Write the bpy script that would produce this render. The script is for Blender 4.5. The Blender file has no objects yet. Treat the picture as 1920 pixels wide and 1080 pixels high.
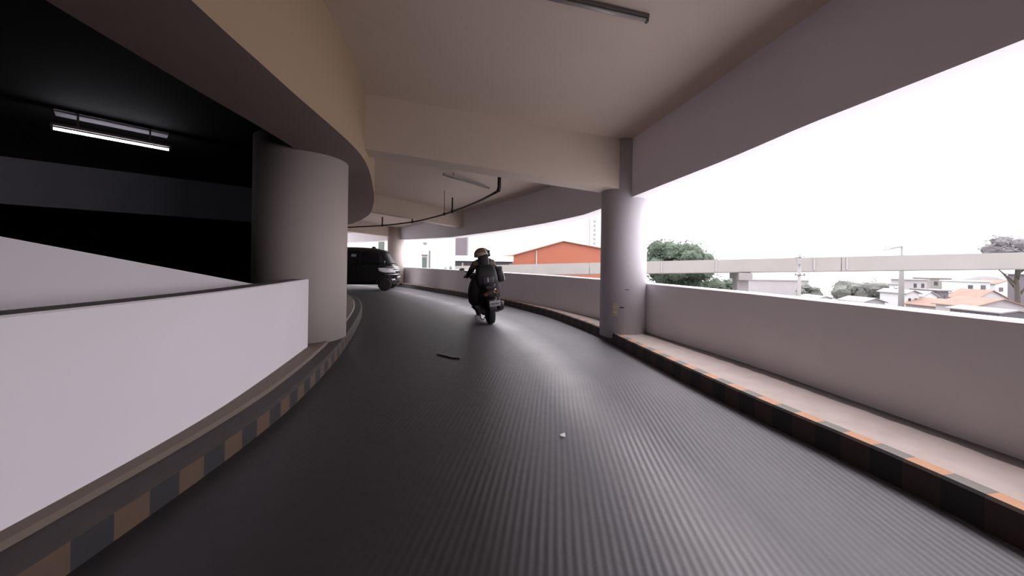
import bpy, bmesh, math, random
from mathutils import Vector, Matrix
random.seed(7)
S = bpy.context.scene
COL = S.collection
PI = math.pi
# ------------------------------------------------------------------ camera, sky, exposure
CAM_H = 1.3
cam_d = bpy.data.cameras.new('camera')
cam_d.sensor_width = 36.0
cam_d.lens = 12.0                     # 113 degree action camera
cam_d.shift_y = -47 / 1920            # the ramp's vanishing line sits a little above the centre
cam_d.clip_end = 2000
cam = bpy.data.objects.new('camera', cam_d)
COL.objects.link(cam)
cam.matrix_world = Matrix.Translation((0, 0, CAM_H)) @ Matrix.Rotation(PI / 2, 4, 'X') @ Matrix.Rotation(math.radians(0.85), 4, 'Z')
S.camera = cam
world = bpy.data.worlds.new('overcast_sky')
S.world = world
world.use_nodes = True
bg = world.node_tree.nodes['Background']
bg.inputs['Color'].default_value = (1.0, 0.965, 1.0, 1)
SKY_HORIZON, SKY_ZENITH = 2.5, 6.3      # overcast sky: three times brighter overhead than at the horizon
wn = world.node_tree
w_tc = wn.nodes.new('ShaderNodeTexCoord')
w_sp = wn.nodes.new('ShaderNodeSeparateXYZ')
w_mr = wn.nodes.new('ShaderNodeMapRange')
w_mr.inputs['From Min'].default_value = 0.0
w_mr.inputs['From Max'].default_value = 1.0
w_mr.inputs['To Min'].default_value = SKY_HORIZON
w_mr.inputs['To Max'].default_value = SKY_ZENITH
wn.links.new(w_tc.outputs['Generated'], w_sp.inputs[0])
wn.links.new(w_sp.outputs['Z'], w_mr.inputs['Value'])
wn.links.new(w_mr.outputs[0], bg.inputs['Strength'])
S.view_settings.view_transform = 'Standard'
S.view_settings.look = 'None'
S.view_settings.exposure = 0.42
S.view_settings.gamma = 1.0
S.view_settings.use_curve_mapping = False
S.cycles.max_bounces = 8
S.cycles.diffuse_bounces = 6
S.cycles.use_denoising = True

# ------------------------------------------------------------------ materials
def mat(name, color, rough=0.6, metal=0.0, var=0.08, scale=3.0, emit=None, estr=0, bump=0.0, spec=0.5, coords='Object'):
    m = bpy.data.materials.new(name)
    m.use_nodes = True
    nt = m.node_tree
    b = nt.nodes['Principled BSDF']
    b.inputs['Roughness'].default_value = rough
    b.inputs['Metallic'].default_value = metal
    b.inputs['Specular IOR Level'].default_value = spec
    tc = nt.nodes.new('ShaderNodeTexCoord')
    no = nt.nodes.new('ShaderNodeTexNoise')
    no.inputs['Scale'].default_value = scale
    no.inputs['Detail'].default_value = 4
    nt.links.new(tc.outputs[coords], no.inputs['Vector'])
    mx = nt.nodes.new('ShaderNodeMix')
    mx.data_type = 'RGBA'
    lo = tuple(max(0, c * (1 - var)) for c in color) + (1,)
    hi = tuple(min(1, c * (1 + var)) for c in color) + (1,)
    mx.inputs[6].default_value = lo
    mx.inputs[7].default_value = hi
    nt.links.new(no.outputs['Fac'], mx.inputs[0])
    nt.links.new(mx.outputs[2], b.inputs['Base Color'])
    if bump:
        bp = nt.nodes.new('ShaderNodeBump')
        bp.inputs['Strength'].default_value = bump
        bp.inputs['Distance'].default_value = 0.01
        nt.links.new(no.outputs['Fac'], bp.inputs['Height'])
        nt.links.new(bp.outputs['Normal'], b.inputs['Normal'])
    if emit:
        b.inputs['Emission Color'].default_value = emit + (1,)
        b.inputs['Emission Strength'].default_value = estr
    return m

def nd(nt, t, **kw):
    n = nt.nodes.new(t)
    for k, v in kw.items():
        setattr(n, k, v)
    return n
def math_node(nt, op, a, b=None, c=None):
    n = nd(nt, 'ShaderNodeMath', operation=op)
    for i, v in enumerate((a, b, c)):
        if v is None:
            continue
        if isinstance(v, (int, float)):
            n.inputs[i].default_value = v
        else:
            nt.links.new(v, n.inputs[i])
    return n.outputs[0]
def mixc(nt, fac, a, b):
    n = nd(nt, 'ShaderNodeMix', data_type='RGBA')
    if isinstance(fac, (int, float)):
        n.inputs[0].default_value = fac
    else:
        nt.links.new(fac, n.inputs[0])
    for i, v in ((6, a), (7, b)):
        if isinstance(v, tuple):
            n.inputs[i].default_value = v + (1,)
        else:
            nt.links.new(v, n.inputs[i])
    return n.outputs[2]

def kerb_material(name, yellow, black, phase=0.0, step=0.157):
    """yellow and black blocks along the kerb (U runs along it), worn by noise"""
    m = mat(name, yellow, 0.6, var=0.2, scale=9, bump=0.3)
    nt = m.node_tree
    b = nt.nodes['Principled BSDF']
    uv = nd(nt, 'ShaderNodeUVMap')
    sp = nd(nt, 'ShaderNodeSeparateXYZ')
    nt.links.new(uv.outputs[0], sp.inputs[0])
    u = math_node(nt, 'MULTIPLY_ADD', sp.outputs[0], 1 / (2 * step), phase)
    fr = math_node(nt, 'FRACT', u)
    st = math_node(nt, 'GREATER_THAN', fr, 0.5)
    ns = nd(nt, 'ShaderNodeTexNoise')
    ns.inputs['Scale'].default_value = 14
    ns.inputs['Detail'].default_value = 6
    tc = nd(nt, 'ShaderNodeTexCoord')
    nt.links.new(tc.outputs['Object'], ns.inputs['Vector'])
    worn = math_node(nt, 'MULTIPLY', ns.outputs['Fac'], 0.45)
    col = mixc(nt, st, yellow, black)
    col = mixc(nt, worn, col, (0.10 * yellow[0] / 0.42 + .01, 0.085 * yellow[0] / 0.42 + .01, 0.075 * yellow[0] / 0.42 + .01))
    nt.links.new(col, b.inputs['Base Color'])
    return m

def road_material():
    m = mat('grooved_concrete', (0.1, 0.095, 0.1), 0.5)
    nt = m.node_tree
    b = nt.nodes['Principled BSDF']
    tc = nd(nt, 'ShaderNodeTexCoord')
    uv = nd(nt, 'ShaderNodeUVMap')
    sp = nd(nt, 'ShaderNodeSeparateXYZ'); nt.links.new(tc.outputs['Object'], sp.inputs[0])
    su = nd(nt, 'ShaderNodeSeparateXYZ'); nt.links.new(uv.outputs[0], su.inputs[0])
    n1 = nd(nt, 'ShaderNodeTexNoise'); n1.inputs['Scale'].default_value = 0.9; n1.inputs['Detail'].default_value = 5
    nt.links.new(tc.outputs['Object'], n1.inputs['Vector'])
    n2 = nd(nt, 'ShaderNodeTexNoise'); n2.inputs['Scale'].default_value = 11; n2.inputs['Detail'].default_value = 6
    nt.links.new(tc.outputs['Object'], n2.inputs['Vector'])
    # straight grooves tined at a slant across the lane, 4 cm apart
    g = math_node(nt, 'MULTIPLY_ADD', sp.outputs[1], -0.125, sp.outputs[0])
    wob = math_node(nt, 'MULTIPLY_ADD', n1.outputs['Fac'], 0.03, g)
    gs = math_node(nt, 'SINE', math_node(nt, 'MULTIPLY', wob, 2 * PI / 0.042))
    h = math_node(nt, 'MULTIPLY_ADD', gs, 0.5, 0.5)
    wear = math_node(nt, 'GREATER_THAN', n2.outputs['Fac'], 0.36)
    gm = math_node(nt, 'MULTIPLY', h, math_node(nt, 'MULTIPLY_ADD', wear, 0.35, 0.65))
    # V across the lane: inner side painted dark as shade, polished wheel path painted pale as sky sheen
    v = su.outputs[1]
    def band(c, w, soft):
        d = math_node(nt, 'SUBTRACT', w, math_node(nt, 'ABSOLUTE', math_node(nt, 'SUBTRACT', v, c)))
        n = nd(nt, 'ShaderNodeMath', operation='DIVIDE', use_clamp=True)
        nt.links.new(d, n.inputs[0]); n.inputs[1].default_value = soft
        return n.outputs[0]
    inner_shade = math_node(nt, 'MULTIPLY', band(0.18, 0.45, 0.2), 0.9)
    track_sheen = math_node(nt, 'MULTIPLY', band(0.68, 0.09, 0.08), math_node(nt, 'MULTIPLY_ADD', n1.outputs['Fac'], 1.2, -0.1))
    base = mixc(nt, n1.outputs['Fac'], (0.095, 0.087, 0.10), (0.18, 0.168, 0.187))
    base = mixc(nt, math_node(nt, 'MULTIPLY', track_sheen, 1.0), base, (0.30, 0.275, 0.295))
    base = mixc(nt, inner_shade, base, (0.008, 0.0065, 0.008))
    rough_part = nd(nt, 'ShaderNodeMapRange'); rough_part.inputs['From Min'].default_value = 0.36; rough_part.inputs['From Max'].default_value = 0.62
    nt.links.new(math_node(nt, 'MULTIPLY_ADD', v, 0.28, math_node(nt, 'MULTIPLY', n1.outputs['Fac'], 0.68)), rough_part.inputs['Value'])
    # the deep tined stretch ends about four metres on; beyond it the concrete is worn nearly smooth
    n3 = nd(nt, 'ShaderNodeTexNoise'); n3.inputs['Scale'].default_value = 0.55; n3.inputs['Detail'].default_value = 3
    nt.links.new(tc.outputs['Object'], n3.inputs['Vector'])
    along = nd(nt, 'ShaderNodeMapRange'); along.inputs['From Min'].default_value = 4.4; along.inputs['From Max'].default_value = 2.6
    along.inputs['To Min'].default_value = 0.12; along.inputs['To Max'].default_value = 1.0
    nt.links.new(math_node(nt, 'MULTIPLY_ADD', n3.outputs['Fac'], 4.5, math_node(nt, 'SUBTRACT', sp.outputs[1], 2.25)), along.inputs['Value'])
    rough_fac = math_node(nt, 'MULTIPLY', rough_part.outputs[0], along.outputs[0])
    base = mixc(nt, math_node(nt, 'MULTIPLY', math_node(nt, 'MULTIPLY', math_node(nt, 'SUBTRACT', 1.0, gm), rough_fac), 0.5), base, (0.03, 0.027, 0.032))
    nt.links.new(base, b.inputs['Base Color'])
    ro = math_node(nt, 'MULTIPLY_ADD', track_sheen, -0.22, 0.5)
    ro = math_node(nt, 'MULTIPLY_ADD', n2.outputs['Fac'], 0.12, ro)
    nt.links.new(ro, b.inputs['Roughness'])
    bp = nd(nt, 'ShaderNodeBump'); bp.inputs['Strength'].default_value = 0.55; bp.inputs['Distance'].default_value = 0.006
    hh = math_node(nt, 'MULTIPLY_ADD', n2.outputs['Fac'], 0.6, math_node(nt, 'MULTIPLY', gm, rough_fac))
    nt.links.new(hh, bp.inputs['Height'])
    nt.links.new(bp.outputs['Normal'], b.inputs['Normal'])
    return m

def sidewalk_material():
    """pale cement with a dirt line where it meets the parapet (V runs across)"""
    m = mat('pale_cement_walk', (0.5, 0.4, 0.36), 0.7)
    nt = m.node_tree
    b = nt.nodes['Principled BSDF']
    tc = nd(nt, 'ShaderNodeTexCoord')
    uv = nd(nt, 'ShaderNodeUVMap')
    su = nd(nt, 'ShaderNodeSeparateXYZ'); nt.links.new(uv.outputs[0], su.inputs[0])
    n = nd(nt, 'ShaderNodeTexNoise'); n.inputs['Scale'].default_value = 5; n.inputs['Detail'].default_value = 6
    nt.links.new(tc.outputs['Object'], n.inputs['Vector'])
    edge = math_node(nt, 'MULTIPLY_ADD', n.outputs['Fac'], 0.10, 0.70)
    d = math_node(nt, 'GREATER_THAN', su.outputs[1], edge)
    c = mixc(nt, n.outputs['Fac'], (0.36, 0.295, 0.27), (0.55, 0.46, 0.43))
    c = mixc(nt, math_node(nt, 'MULTIPLY', d, 0.9), c, (0.05, 0.04, 0.04))
    nt.links.new(c, b.inputs['Base Color'])
    return m

M = {}
M['white_wall'] = mat('white_painted_concrete', (0.80, 0.74, 0.81), 0.55, var=0.04, scale=1.2)
M['grey_wall'] = mat('grey_painted_concrete', (0.80, 0.77, 0.80), 0.6, var=0.06, scale=1.5)
M['soffit'] = mat('cream_painted_soffit', (0.57, 0.465, 0.395), 0.7, var=0.06, scale=0.8)
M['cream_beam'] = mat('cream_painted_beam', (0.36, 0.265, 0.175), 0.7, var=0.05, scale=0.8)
M['grey_beam'] = mat('grey_painted_beam', (0.86, 0.82, 0.90), 0.65, var=0.06, scale=1.0)
M['column'] = mat('white_painted_column', (0.50, 0.475, 0.51), 0.85, spec=0.2, var=0.05, scale=1.5)
M['column_dusty'] = mat('dusty_painted_column', (0.52, 0.45, 0.43), 0.85, spec=0.2, var=0.08, scale=1.5)
M['under'] = mat('shaded_brown_soffit', (0.22, 0.16, 0.14), 0.7, var=0.1, scale=0.8)  # shade under the inner beam put into a darker colour
M['dark_top'] = mat('dark_grey_wall_top', (0.16, 0.14, 0.15), 0.7, var=0.25, scale=6)  # top faces of the white walls, darker and mottled
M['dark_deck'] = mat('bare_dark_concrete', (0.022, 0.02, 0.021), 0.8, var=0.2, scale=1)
M['deck_beam'] = mat('bare_grey_concrete_beam', (0.62, 0.59, 0.68), 0.8, var=0.15, scale=1)
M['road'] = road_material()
M['walk'] = sidewalk_material()
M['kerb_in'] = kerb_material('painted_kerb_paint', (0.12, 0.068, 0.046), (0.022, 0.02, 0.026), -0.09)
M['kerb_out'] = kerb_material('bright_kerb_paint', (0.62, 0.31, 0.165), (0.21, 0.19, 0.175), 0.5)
M['kerb_face'] = kerb_material('shaded_kerb_face_paint', (0.055, 0.026, 0.02), (0.012, 0.01, 0.012), 0.5)  # same blocks painted darker, standing for shade on the outer kerb face
M['kerb_edge'] = mat('dirty_kerb_top', (0.045, 0.034, 0.034), 0.7, var=0.3, scale=5)
M['fillet'] = mat('tan_cement_fillet', (0.15, 0.115, 0.095), 0.7, var=0.2, scale=6)
M['ground'] = mat('hazy_ground', (0.34, 0.325, 0.325), 0.9, var=0.25, scale=0.08)

# ------------------------------------------------------------------ helpers
def tag(o, label=None, cat=None, group=None, kind=None):
    if label: o['label'] = label
    if cat: o['category'] = cat
    if group: o['group'] = group
    if kind: o['kind'] = kind
    return o
def empty(name, loc=(0, 0, 0), rz=0.0, scale=1.0):
    o = bpy.data.objects.new(name, None)
    o.empty_display_size = 0.2
    o.location = loc
    o.rotation_euler = (0, 0, rz)
    o.scale = (scale,) * 3
    COL.objects.link(o)
    return o
def link(name, bm, m, parent=None, smooth=False, bevel=0.0):
    me = bpy.data.meshes.new(name)
    bmesh.ops.recalc_face_normals(bm, faces=bm.faces[:])
    bm.to_mesh(me)
    bm.free()
    for x in (m if isinstance(m, (list, tuple)) else [m]):
        me.materials.append(x)
    if smooth:
        for p in me.polygons:
            p.use_smooth = True
    o = bpy.data.objects.new(name, me)
    COL.objects.link(o)
    if parent:
        o.parent = parent
    if bevel:
        b = o.modifiers.new('bevel', 'BEVEL')
        b.width = bevel
        b.segments = 2
        b.limit_method = 'ANGLE'
    return o
def spline(P, step=0.2):
    P = [Vector((p[0], p[1], p[2] if len(p) > 2 else 0)) for p in P]
    Q = [2 * P[0] - P[1]] + P + [2 * P[-1] - P[-2]]
    out = []
    for i in range(1, len(Q) - 2):
        a, b, c, d = Q[i - 1:i + 3]
        n = max(2, int((c - b).length / step))
        for k in range(n):
            t = k / n
            out.append(0.5 * (2 * b + (c - a) * t + (2 * a - 5 * b + 4 * c - d) * t * t + (-a + 3 * b - 3 * c + d) * t ** 3))
    out.append(P[-1].copy())
    return out
def rights(path):
    R = []
    for i in range(len(path)):
        t = path[min(i + 1, len(path) - 1)] - path[max(i - 1, 0)]
        t.z = 0
        t.normalize()
        R.append(Vector((t.y, -t.x, 0)))
    return R
def offset(path, n):
    return [p + r * n for p, r in zip(path, rights(path))]
def sweep(name, path, prof, mats, mi=None, smooth=False, closed=True, parent=None):
    """profile [(offset to the right, z or function of the path point)] swept along a path; UV = metres along, metres round"""
    bm = bmesh.new()
    uvl = bm.loops.layers.uv.new('UVMap')
    R = rights(path)
    rows, s, ss = [], 0.0, []
    for i, p in enumerate(path):
        if i:
            s += (p - path[i - 1]).length
        ss.append(s)
        rows.append([bm.verts.new((p.x + R[i].x * n, p.y + R[i].y * n, z(p) if callable(z) else z)) for n, z in prof])
    K = len(prof)
    vl = [0.0]
    for k in range(K):
        a, b = rows[0][k].co, rows[0][(k + 1) % K].co
        vl.append(vl[-1] + (b - a).length)
    for i in range(len(path) - 1):
        for k in range(K if closed else K - 1):
            k2 = (k + 1) % K
            f = bm.faces.new((rows[i][k], rows[i][k2], rows[i + 1][k2], rows[i + 1][k]))
            if mi: f.material_index = mi[k]
            uvs = ((ss[i], vl[k]), (ss[i], vl[k + 1]), (ss[i + 1], vl[k + 1]), (ss[i + 1], vl[k]))
            for l, q in zip(f.loops, uvs):
                l[uvl].uv = q
            f.smooth = smooth
    if closed:
        bm.faces.new(rows[0]); bm.faces.new(rows[-1])
    return link(name, bm, mats, parent)
def bridge(name, A, B, za, zb, thick, m, uv_t=True):
    """slab between two curves, each sampled at the same fractions of its length"""
    bm = bmesh.new()
    uvl = bm.loops.layers.uv.new('UVMap')
    n = len(A)
    K = 8
    top, bot = [], []
    for i in range(n):
        a, b = A[i], B[i]
        z0, z1 = za(a), zb(b)
        ra = [a.lerp(b, k / K) for k in range(K + 1)]
        top.append([bm.verts.new((p.x, p.y, z0 + (z1 - z0) * k / K)) for k, p in enumerate(ra)])
        bot.append([bm.verts.new((p.x, p.y, z0 + (z1 - z0) * k / K + thick)) for k, p in enumerate(ra)])
    def quad(vs, uvs):
        f = bm.faces.new(vs)
        for l, q in zip(f.loops, uvs): l[uvl].uv = q
    for i in range(n - 1):
        for k in range(K):
            uvs = ((i / n, k / K), (i / n, (k + 1) / K), ((i + 1) / n, (k + 1) / K), ((i + 1) / n, k / K))
            quad((top[i][k], top[i][k + 1], top[i + 1][k + 1], top[i + 1][k]), uvs)
            quad((bot[i][k], bot[i + 1][k], bot[i + 1][k + 1], bot[i][k + 1]), uvs)
        for k in (0, K):
            quad((top[i][k], top[i + 1][k], bot[i + 1][k], bot[i][k]), ((0, 0),) * 4)
    for i in (0, n - 1):
        for k in range(K):
            quad((top[i][k], top[i][k + 1], bot[i][k + 1], bot[i][k]), ((0, 0),) * 4)
    return link(name, bm, m)
def resample(path, n):
    L = [0.0]
    for a, b in zip(path, path[1:]): L.append(L[-1] + (b - a).length)
    out, j = [], 0
    for i in range(n):
        t = L[-1] * i / (n - 1)
        while j < len(L) - 2 and L[j + 1] < t: j += 1
        out.append(path[j].lerp(path[j + 1], (t - L[j]) / max(1e-9, L[j + 1] - L[j])))
    return out
def interp(xs, ys):
    def f(p):
        y = p.y if hasattr(p, 'y') else p
        if y <= xs[0]: return ys[0]
        for a, b, c, d in zip(xs, xs[1:], ys, ys[1:]):
            if y <= b: return c + (d - c) * (y - a) / (b - a)
        return ys[-1]
    return f
def box(bm, c, s, rz=0.0, mi=0):
    r = bmesh.ops.create_cube(bm, size=1.0)
    mt = Matrix.Translation(c) @ Matrix.Rotation(rz, 4, 'Z') @ Matrix.Diagonal((s[0], s[1], s[2], 1))
    bmesh.ops.transform(bm, matrix=mt, verts=r['verts'])
    for f in {f for v in r['verts'] for f in v.link_faces}: f.material_index = mi
    return r['verts']
def tube(bm, pts, rad, seg=10, cap=True, mi=0, flat=1.0):
    pts = [Vector(p) for p in pts]
    rads = rad if isinstance(rad, (list, tuple)) else [rad] * len(pts)
    rings, up = [], None
    for i, p in enumerate(pts):
        t = (pts[min(i + 1, len(pts) - 1)] - pts[max(0, i - 1)]).normalized()
        if up is None:
            up = Vector((0, 0, 1)) if abs(t.z) < 0.9 else Vector((0, 1, 0))
        a = t.cross(up).normalized()
        up = a.cross(t).normalized()
        rings.append([bm.verts.new(p + a * math.cos(2 * PI * k / seg) * rads[i] + up * math.sin(2 * PI * k / seg) * rads[i] * flat) for k in range(seg)])
    for A, B in zip(rings, rings[1:]):
        for k in range(seg):
            f = bm.faces.new((A[k], A[(k + 1) % seg], B[(k + 1) % seg], B[k]))
            f.smooth = True
            f.material_index = mi
    if cap:
        for r in (rings[0], rings[-1]):
            f = bm.faces.new(r); f.material_index = mi
    return rings
def loft(bm, rings, mi=0, cap=True, smooth=True):
    R = [[bm.verts.new(p) for p in r] for r in rings]
    n = len(R[0])
    for A, B in zip(R, R[1:]):
        for k in range(n):
            f = bm.faces.new((A[k], A[(k + 1) % n], B[(k + 1) % n], B[k]))
            f.smooth = smooth
            f.material_index = mi
    if cap:
        bm.faces.new(R[0]).material_index = mi
        bm.faces.new(R[-1]).material_index = mi
def lathe(bm, prof, axis='Z', seg=32, c=(0, 0, 0), mi=0):
    c = Vector(c)
    rings = []
    for r, h in prof:
        ring = []
        for k in range(seg):
            a = 2 * PI * k / seg
            x, y = r * math.cos(a), r * math.sin(a)
            ring.append(c + (Vector((x, y, h)) if axis == 'Z' else Vector((h, x, y)) if axis == 'X' else Vector((x, h, y))))
        rings.append(ring)
    loft(bm, rings, mi)
def ellipse(c, a, b, n=16, e=2.0, plane='XY', tilt=0.0):
    """superellipse ring round c"""
    out = []
    for k in range(n):
        t = 2 * PI * k / n
        x = a * math.copysign(abs(math.cos(t)) ** (2 / e), math.cos(t))
        y = b * math.copysign(abs(math.sin(t)) ** (2 / e), math.sin(t))
        d = {'XY': Vector((x, y, 0)), 'XZ': Vector((x, 0, y)), 'YZ': Vector((0, x, y))}[plane]
        if tilt: d = Matrix.Rotation(tilt, 3, 'X') @ d
        out.append(Vector(c) + d)
    return out

# ------------------------------------------------------------------ the ramp's plan (metres, camera at the origin looking along +Y)
RC = spline([(1.6,-12),(2.4,-8),(2.7,-4.5),(2.68,-1),(2.39,1.6),(2.11,2.87),(1.91,3.92),(1.72,5.1),(1.5,6.4),(.97,8.1),(.5,9.1),(-.2,10.4),(-1.75,12.6),(-4.4,15.95),(-6.2,17.95),(-9,20.2),(-13,22.5)])
PAR = spline([(2.2,-12),(3.05,-8),(3.4,-4.5),(3.42,-1.5),(3.3,.2),(3.1,1.6),(2.93,2.7),(2.72,3.9),(2.47,4.85),(2.2,5.8),(1.78,7.0),(1.2,8.3),(.57,9.4),(-.5,11.0),(-1.9,12.9),(-4.2,16.2),(-5.9,18.2),(-9,20.8),(-13.3,23.2)])
LC = spline([(-4.2,-12),(-3,-8),(-2.25,-4.5),(-1.87,-1.5),(-1.8,.5),(-1.8,1.5),(-1.84,2.4),(-1.98,3.3),(-2.36,4.75),(-3.05,6.8),(-3.85,8.8),(-5.0,11),(-6.8,13.5),(-9.5,16.2),(-13,18.5)])
BL = spline([(-4.1,-12),(-2.9,-8),(-2.15,-4.5),(-1.8,-1.5),(-1.72,.5),(-1.72,1.5),(-1.78,2.1),(-1.86,2.8),(-2.1,4.7),(-2.75,6.7),(-3.6,8.8),(-4.7,11),(-6.5,13.5),(-9.2,16.2),(-12.7,18.5)])
z_beam = interp([3, 4.3, 5.5, 7, 11, 13, 18], [2.52, 2.46, 2.39, 2.29, 2.25, 2.23, 2.42])
z_ceil_r = interp([3.6, 5.5, 8, 11, 17], [3.45, 3.32, 3.12, 3.07, 3.0])
z_ceil_l = interp([3.4, 4.8, 6, 8, 11, 17], [3.88, 3.75, 3.62, 3.5, 3.42, 3.35])
z_bl = interp([2, 5, 8, 12], [2.69, 2.76, 2.74, 2.72])

# floor and kerbs
A = resample(offset(LC, -0.02), 120); B = resample(offset(RC, 0.02), 120)
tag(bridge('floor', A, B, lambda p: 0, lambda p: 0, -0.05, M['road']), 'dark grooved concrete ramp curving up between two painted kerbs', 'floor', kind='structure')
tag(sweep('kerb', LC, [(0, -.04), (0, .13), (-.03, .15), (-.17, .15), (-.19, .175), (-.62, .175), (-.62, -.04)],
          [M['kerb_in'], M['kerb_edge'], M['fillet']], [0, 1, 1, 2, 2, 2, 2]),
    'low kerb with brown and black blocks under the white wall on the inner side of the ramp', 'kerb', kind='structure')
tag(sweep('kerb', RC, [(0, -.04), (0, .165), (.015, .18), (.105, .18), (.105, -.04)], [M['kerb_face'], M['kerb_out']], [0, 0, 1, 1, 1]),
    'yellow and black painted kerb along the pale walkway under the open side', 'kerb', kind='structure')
A = resample(offset(RC, 0.10), 120); B = resample(offset(PAR, 0.02), 120)
tag(bridge('walkway', A, B, lambda p: .178, lambda p: .178, -0.2, M['walk']), 'narrow pale cement walkway between painted kerb and grey parapet', 'walkway', kind='structure')
# parapets
tag(sweep('wall_right', PAR, [(0, -.6), (0, .985), (.015, 1.0), (.15, 1.0), (.15, -.6)], [M['grey_wall']]),
    'low curved grey parapet wall along the open outer side of the ramp', 'wall', kind='structure')
WL = offset(spline([(-2.35,-4.5),(-2.15,-1.5),(-2.08,.3),(-2.07,1.4),(-2.14,2.32),(-2.3,3.12),(-2.63,4.42)], .15), 0)
tag(sweep('wall_left', WL, [(0, .1), (0, 1.045), (-.012, 1.055), (-.19, 1.055), (-.19, .1)], [M['white_wall'], M['dark_top']], [0, 0, 1, 0, 0]),
    'bright white parapet wall with dark grey top, ending at the thick round column', 'wall', kind='structure')
# the wall of the ramp behind, its top climbing toward the camera
bm = bmesh.new()
for (x, y, zt) in ((-3.13, 4.52, .95), (-3.17, 4.14, 1.005), (-3.31, 2.21, 1.422), (-3.45, .36, 1.82)):
    for dx in (0, -.18):
        for z in (-.04, zt): bm.verts.new((x + dx, y, z))
bm.verts.ensure_lookup_table()
V = bm.verts
for i in range(3):
    a, b = 4 * i, 4 * i + 4
    for q in ((0, 1), (1, 3), (3, 2), (2, 0)):
        f = bm.faces.new((V[a + q[0]], V[a + q[1]], V[b + q[1]], V[b + q[0]]))
        f.material_index = 1 if q == (1, 3) else 0
bm.faces.new((V[0], V[1], V[3], V[2])); bm.faces.new((V[12], V[13], V[15], V[14]))
tag(link('wall_inner', bm, [M['white_wall'], M['dark_top']]), 'white wall with sloping top seen behind the front white parapet', 'wall', kind='structure')

# ceiling, beams
A = resample(offset(BL, -0.02), 120); B = resample(offset(PAR, -0.36), 120)
tag(bridge('ceiling', A, B, z_ceil_l, z_ceil_r, 0.3, M['soffit']), 'smooth brownish concrete ceiling over the ramp', 'ceiling', kind='structure')
tag(sweep('edge_beam', PAR, [(-.38, z_beam), (.08, z_beam), (.08, lambda p: z_ceil_r(p) + .5), (-.38, lambda p: z_ceil_r(p) + .3)], [M['grey_beam'], M['grey_wall']], [1, 0, 0, 0]),
    'deep grey curved edge beam above the open side', 'beam', kind='structure')
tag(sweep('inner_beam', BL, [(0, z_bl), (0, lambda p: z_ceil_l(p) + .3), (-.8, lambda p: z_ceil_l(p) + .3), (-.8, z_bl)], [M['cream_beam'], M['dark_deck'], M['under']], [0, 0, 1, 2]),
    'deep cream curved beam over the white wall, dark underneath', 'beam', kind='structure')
def cross_beam(a, b, zb0, zb1, zt, th, m):
    a, b = Vector(a), Vector(b)
    d = (b - a).normalized(); n = Vector((-d.y, d.x))
    bm = bmesh.new()
    rings = []
    for k in range(9):
        p = a.lerp(b, k / 8); zb = zb0 + (zb1 - zb0) * k / 8
        q = p + n * th
        rings.append([(p.x, p.y, zb), (q.x, q.y, zb), (q.x, q.y, zt), (p.x, p.y, zt)])
    loft(bm, rings, smooth=False)
    return link('cross_beam', bm, m)
tag(cross_beam((-2.4, 4.93), (1.95, 5.55), 2.95, 2.50, 3.95, .42, M['soffit']), 'wide cream cross beam running from the thick left column to the slim right column', 'beam', kind='structure')
tag(cross_beam((-4.9, 10.55), (-1.0, 12.35), 2.93, 2.42, 3.7, .4, M['soffit']), 'farther cross beam behind the thin black pipe', 'beam', kind='structure')
tag(cross_beam((-9.3, 15.6), (-5.6, 17.9), 2.85, 2.5, 3.6, .4, M['soffit']), 'farthest cross beam over the black van', 'beam', kind='structure')
# columns
def column(x, y, r, z0, z1, label, m='column'):
    bm = bmesh.new()
    lathe(bm, [(r, z0), (r, z1)], seg=64, c=(x, y, 0))
    o = link('column', bm, M[m])
    for f in o.data.polygons: f.use_smooth = len(f.vertices) == 4
    return tag(o, label, 'column', kind='structure')
column(-3.1, 5.04, .6, .02, 3.0, 'thick round white column at the end of the white parapet', 'column_dusty')
column(1.9, 5.84, .375, .1, 3.6, 'slim round white column standing at the painted kerb by the open side')
column(-6.05, 17.75, .41, .1, 3.3, 'far round column behind the black van', 'column_dusty')
# dark deck on the inner side: a closed room open only over the white parapets
DECK = [p + Vector((-.45, 0, 0)) for p in BL if -8 < p.y < 5.3] + [Vector((-3.9, 6.6, 0)), Vector((-4.75, 8.3, 0)), Vector((-6.2, 11.3, 0)), Vector((-6.9, 13.6, 0)), Vector((-21, 13.6, 0)), Vector((-21, -8.2, 0))]
def slab(name, pts, z0, z1, m):
    bm = bmesh.new()
    loft(bm, [[(p.x, p.y, z0) for p in pts], [(p.x, p.y, z1) for p in pts]], smooth=False)
    return link(name, bm, m)
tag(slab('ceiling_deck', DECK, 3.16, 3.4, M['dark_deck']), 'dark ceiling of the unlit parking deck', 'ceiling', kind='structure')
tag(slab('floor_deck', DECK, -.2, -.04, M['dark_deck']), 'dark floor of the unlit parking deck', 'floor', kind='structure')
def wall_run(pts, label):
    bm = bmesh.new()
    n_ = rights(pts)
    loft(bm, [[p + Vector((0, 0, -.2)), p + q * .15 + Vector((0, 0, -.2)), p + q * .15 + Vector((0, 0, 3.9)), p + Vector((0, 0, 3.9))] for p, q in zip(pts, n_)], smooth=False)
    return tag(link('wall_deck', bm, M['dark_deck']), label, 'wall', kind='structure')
wall_run([Vector((-3.35, 5.5, 0)), Vector((-3.9, 6.6, 0)), Vector((-4.75, 8.3, 0)), Vector((-6.2, 11.3, 0)), Vector((-6.9, 13.6, 0))], 'unseen dark wall added behind the thick round column to keep light out')  # hidden run added to keep light out of the deck
wall_run([Vector((-6.8, 13.6, 0)), Vector((-21, 13.6, 0)), Vector((-21, -8.2, 0))], 'dark far wall of the unlit parking deck')
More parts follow.
